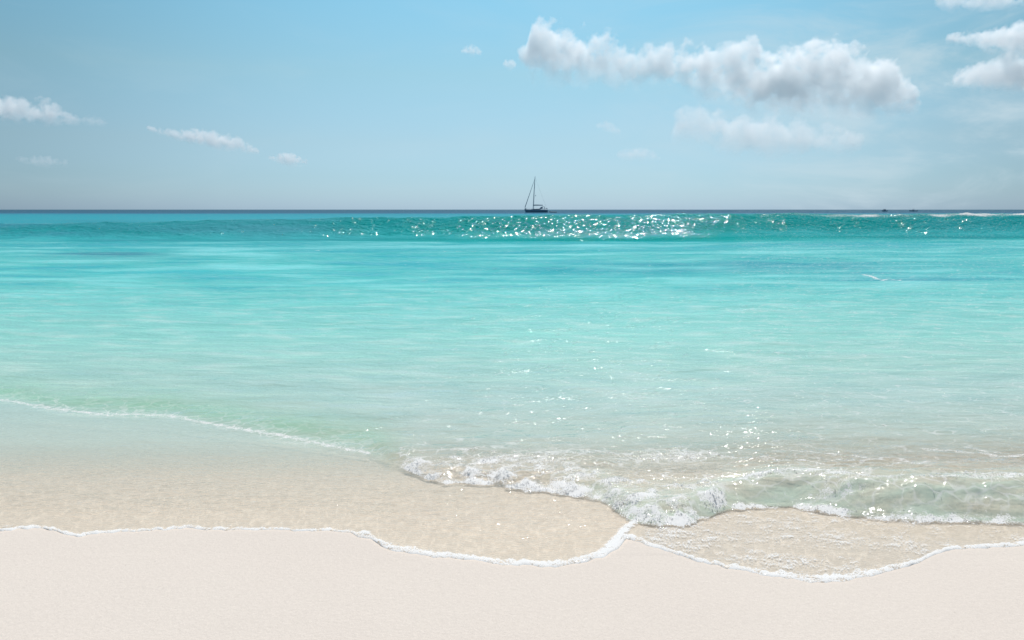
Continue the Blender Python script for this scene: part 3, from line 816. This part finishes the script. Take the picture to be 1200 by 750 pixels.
# ------------------------------------------------------------------ clouds: real volumes of mist, 4 km out
CD = 4000.0
def cloud(label, prof, dens=0.05, amp=1.5, feat=60.0, thick=1.0, D=CD, seed=0.0, gain=2.6, bounce=(0.994, 1.0, 1.0)):
    """prof: (column, top row, bottom row) along the cloud"""
    pr = np.array(prof, float)
    px0, px1 = pr[0, 0], pr[-1, 0]
    mid = 0.5 * (pr[:, 1] + pr[:, 2])
    cy = 0.5 * (pr[:, 1].min() + pr[:, 2].max())
    c = ray_at(0.5 * (px0 + px1), cy, D)
    mp = (ray_at(1.0, cy, D) - ray_at(0.0, cy, D)).x
    Lx = (px1 - px0) * mp
    Hm = 0.5 * (pr[:, 2].max() - pr[:, 1].min()) * mp * 1.0    # half height in metres
    o = empty('tmp', c)
    ts_ = (pr[:, 0] - px0) / (px1 - px0)
    midn = (cy - mid) * mp / Hm                       # -1..1
    half = np.clip(0.5 * (pr[:, 2] - pr[:, 1]) * mp, 2, None) / Hm   # 0..1
    # domain: a lumpy tube a little larger than the cloud
    secs = []
    EX = 1.22
    tt = np.linspace(-0.04, 1.04, 40)
    mm = np.interp(tt, ts_, midn); hh = np.interp(tt, ts_, half)
    endf = np.clip(np.minimum(tt + 0.05, 1.05 - tt) / 0.06, 0.15, 1)
    v, f = [], []
    ns = 16
    for i, q in enumerate(tt):
        for k in range(ns):
            a = 2 * math.pi * k / ns
            v.append(((q - .5) * Lx, math.cos(a) * (hh[i] * EX * endf[i] + .06) * Hm * thick, (mm[i] + math.sin(a) * (hh[i] * EX * endf[i] + .06)) * Hm))
    for i in range(len(tt) - 1):
        for k in range(ns):
            f.append((i * ns + k, i * ns + (k + 1) % ns, (i + 1) * ns + (k + 1) % ns, (i + 1) * ns + k))
    f.append(tuple(range(ns))[::-1]); f.append(tuple((len(tt) - 1) * ns + k for k in range(ns)))
    bpy.data.objects.remove(o)
    me = bpy.data.meshes.new('cloud')
    me.from_pydata(v, [], f); me.update()
    bm = bmesh.new(); bm.from_mesh(me); bmesh.ops.recalc_face_normals(bm, faces=bm.faces); bm.to_mesh(me); bm.free()
    ob = bpy.data.objects.new('cloud', me)
    COL.objects.link(ob)
    ob.location = c
    m = bpy.data.materials.new('cloud_mist')
    t = NT(m)
    co = t.n('TexCoord').outputs['Object']
    s3 = t.n('SeparateXYZ', {0: co})
    tx = t.math('MULTIPLY_ADD', s3.outputs[0], 1 / Lx, 0.5)
    # warp so the outline billows
    wv = t.n('TexNoise', {'Vector': co, 'Scale': 1.0 / (feat * 2.2), 'Detail': 1.0}).outputs[1]
    def curve(vals, lo, hi):
        fc = t.n('FloatCurve', {1: tx})
        cv = fc.mapping.curves[0]
        xs_, ys_ = list(ts_), list((np.array(vals) - lo) / (hi - lo))
        cv.points[0].location = (xs_[0], ys_[0]); cv.points[1].location = (xs_[-1], ys_[-1])
        for a, b in zip(xs_[1:-1], ys_[1:-1]):
            cv.points.new(a, b)
        fc.mapping.update()
        return t.math('MULTIPLY_ADD', fc.outputs[0], hi - lo, lo)
    cm = curve(midn, -1.0, 1.0)
    ch = curve(half, 0.0, 1.001)
    zn = t.math('MULTIPLY', s3.outputs[2], 1 / Hm)
    dz = t.math('DIVIDE', t.math('SUBTRACT', zn, cm), ch)
    dy = t.math('DIVIDE', t.math('MULTIPLY', s3.outputs[1], 1 / (Hm * thick)), ch)
    e = t.math('SUBTRACT', 1.0, t.math('ADD', t.math('MULTIPLY', dz, dz), t.math('MULTIPLY', dy, dy)))
    endx = t.math('MULTIPLY', t.math('MULTIPLY', tx, t.math('SUBTRACT', 1.0, tx)), 40.0, clamp=True)
    e = t.math('MINIMUM', e, t.math('MULTIPLY_ADD', endx, 1.5, -0.5))
    vv = t.n('VectorMath', {0: co, 1: (seed * 37.0, seed * 91.0, seed * 53.0)}, operation='ADD').outputs[0]
    nz = t.n('TexNoise', {'Vector': vv, 'Scale': 1.0 / feat, 'Detail': 5.0, 'Roughness': 0.56, 'Lacunarity': 2.1}).outputs[0]
    nb = t.n('TexNoise', {'Vector': vv, 'Scale': 0.33 / feat, 'Detail': 1.0}).outputs[0]
    d = t.math('ADD', e, t.math('MULTIPLY', t.math('SUBTRACT', nz, 0.57), amp * 3.0))
    d = t.math('ADD', d, t.math('MULTIPLY', t.math('SUBTRACT', nb, 0.54), amp * 1.6))
    soft = t.math('MULTIPLY_ADD', dz, 0.7, 0.98, clamp=True)          # bases fray into thin mist
    soft = t.math('MULTIPLY', soft, soft)
    d = t.math('MULTIPLY', d, gain, clamp=True)
    d = t.math('MULTIPLY', t.math('MULTIPLY', d, soft), dens * 0.6)
    # near-white mist; the trace of blue puts cool shade into its colour
    vol = t.n('VolumePrincipled', {'Color': (*bounce, 1), 'Density': d, 'Anisotropy': 0.42})
    t.link(vol.outputs[0], t.out.inputs['Volume'])
    m.cycles.volume_step_rate = 0.22
    me.materials.append(m)
    tag(ob, label, 'cloud')
    return ob

cloud('long bright white cumulus right of the yacht, peaked at its left end',
      [(604, 62, 84), (618, 44, 92), (638, 18, 98), (652, 28, 102), (690, 34, 104), (722, 32, 106), (738, 48, 108), (775, 46, 110), (810, 40, 118), (840, 46, 126), (872, 48, 132), (900, 62, 136),
       (930, 78, 138), (950, 96, 136)], 0.027, 1.32, 72, 0.6, seed=1)
cloud('domed white cumulus, grey underneath, joined to the right end of the long one',
      [(862, 96, 122), (895, 64, 132), (930, 52, 136), (962, 48, 140), (1000, 60, 142), (1036, 68, 142), (1064, 86, 138), (1086, 108, 130)], 0.031, 1.32, 66, 0.72, seed=21)
cloud('thin pale veil of cloud hanging below the domed white cumulus',
      [(785, 138, 164), (815, 122, 176), (860, 130, 188), (920, 134, 192), (965, 142, 190), (1015, 156, 180)], 0.016, 1.2, 60, 0.7, D=3300.0, seed=2)
cloud('puffy white cloud cut by the right edge of the picture, beside the long cumulus',
      [(1105, 88, 100), (1130, 76, 106), (1165, 68, 110), (1200, 62, 112), (1260, 60, 112), (1320, 80, 105)], 0.03, 1.5, 60, 1.2, seed=3)
cloud('small bright cloud in the upper right corner, above the puffy edge cloud',
      [(1108, 40, 52), (1140, 34, 58), (1175, 32, 66), (1200, 22, 74), (1260, 15, 80), (1320, 40, 60)], 0.035, 1.4, 50, 1.0, seed=4)
cloud('wispy cloud touching the top edge of the picture near its right corner',
      [(1095, -4, 8), (1130, -10, 16), (1180, -10, 14), (1215, -4, 6)], 0.02, 1.4, 50, 1.0, seed=5)
cloud('white cloud low at left, cut by the left edge of the picture',
      [(-90, 120, 136), (-40, 112, 144), (0, 111, 146), (30, 114, 147), (60, 118, 148), (78, 126, 148), (92, 136, 146)], 0.03, 1.4, 45, 1.0, seed=6)
cloud('slanting thin white cloud with a tapering left tail, in the left part of the sky',
      [(172, 146, 154), (200, 150, 164), (240, 152, 174), (270, 156, 179), (290, 166, 182), (305, 176, 182)], 0.04, 1.3, 30, 1.0, seed=7)
cloud('little flat cloudlet just right of the slanting thin cloud', [(314, 182, 188), (335, 178, 196), (360, 186, 197)], 0.04, 1.3, 22, 1.0, seed=8)
cloud('faint flat streak of cloud low near the left edge, below the white one', [(18, 184, 191), (45, 182, 197), (80, 187, 197)], 0.014, 1.2, 25, 1.0, seed=9)
cloud('tiny faint puff touching the right side of the left edge cloud', [(94, 138, 144), (108, 134, 150), (126, 141, 148)], 0.010, 1.4, 20, 1.0, seed=10)
cloud('tiny bright puff alone in the blue, left of the long white cumulus', [(540, 58, 63), (552, 53, 68), (566, 58, 64)], 0.03, 1.4, 18, 1.0, seed=11)
cloud('tiniest white speck of cloud right beside the left end of the long cumulus', [(589, 72, 78), (597, 68, 83), (605, 74, 79)], 0.03, 1.4, 16, 1.0, seed=12)
cloud('pale smudge of cloud low in the middle, right of the yacht mast', [(722, 178, 186), (745, 172, 192), (775, 180, 190)], 0.014, 1.2, 30, 1.0, seed=13)
cloud('small faint wisp midway between the long cumulus and the low pale smudge', [(698, 146, 150), (712, 142, 158), (728, 152, 159)], 0.014, 1.2, 25, 1.0, seed=14)
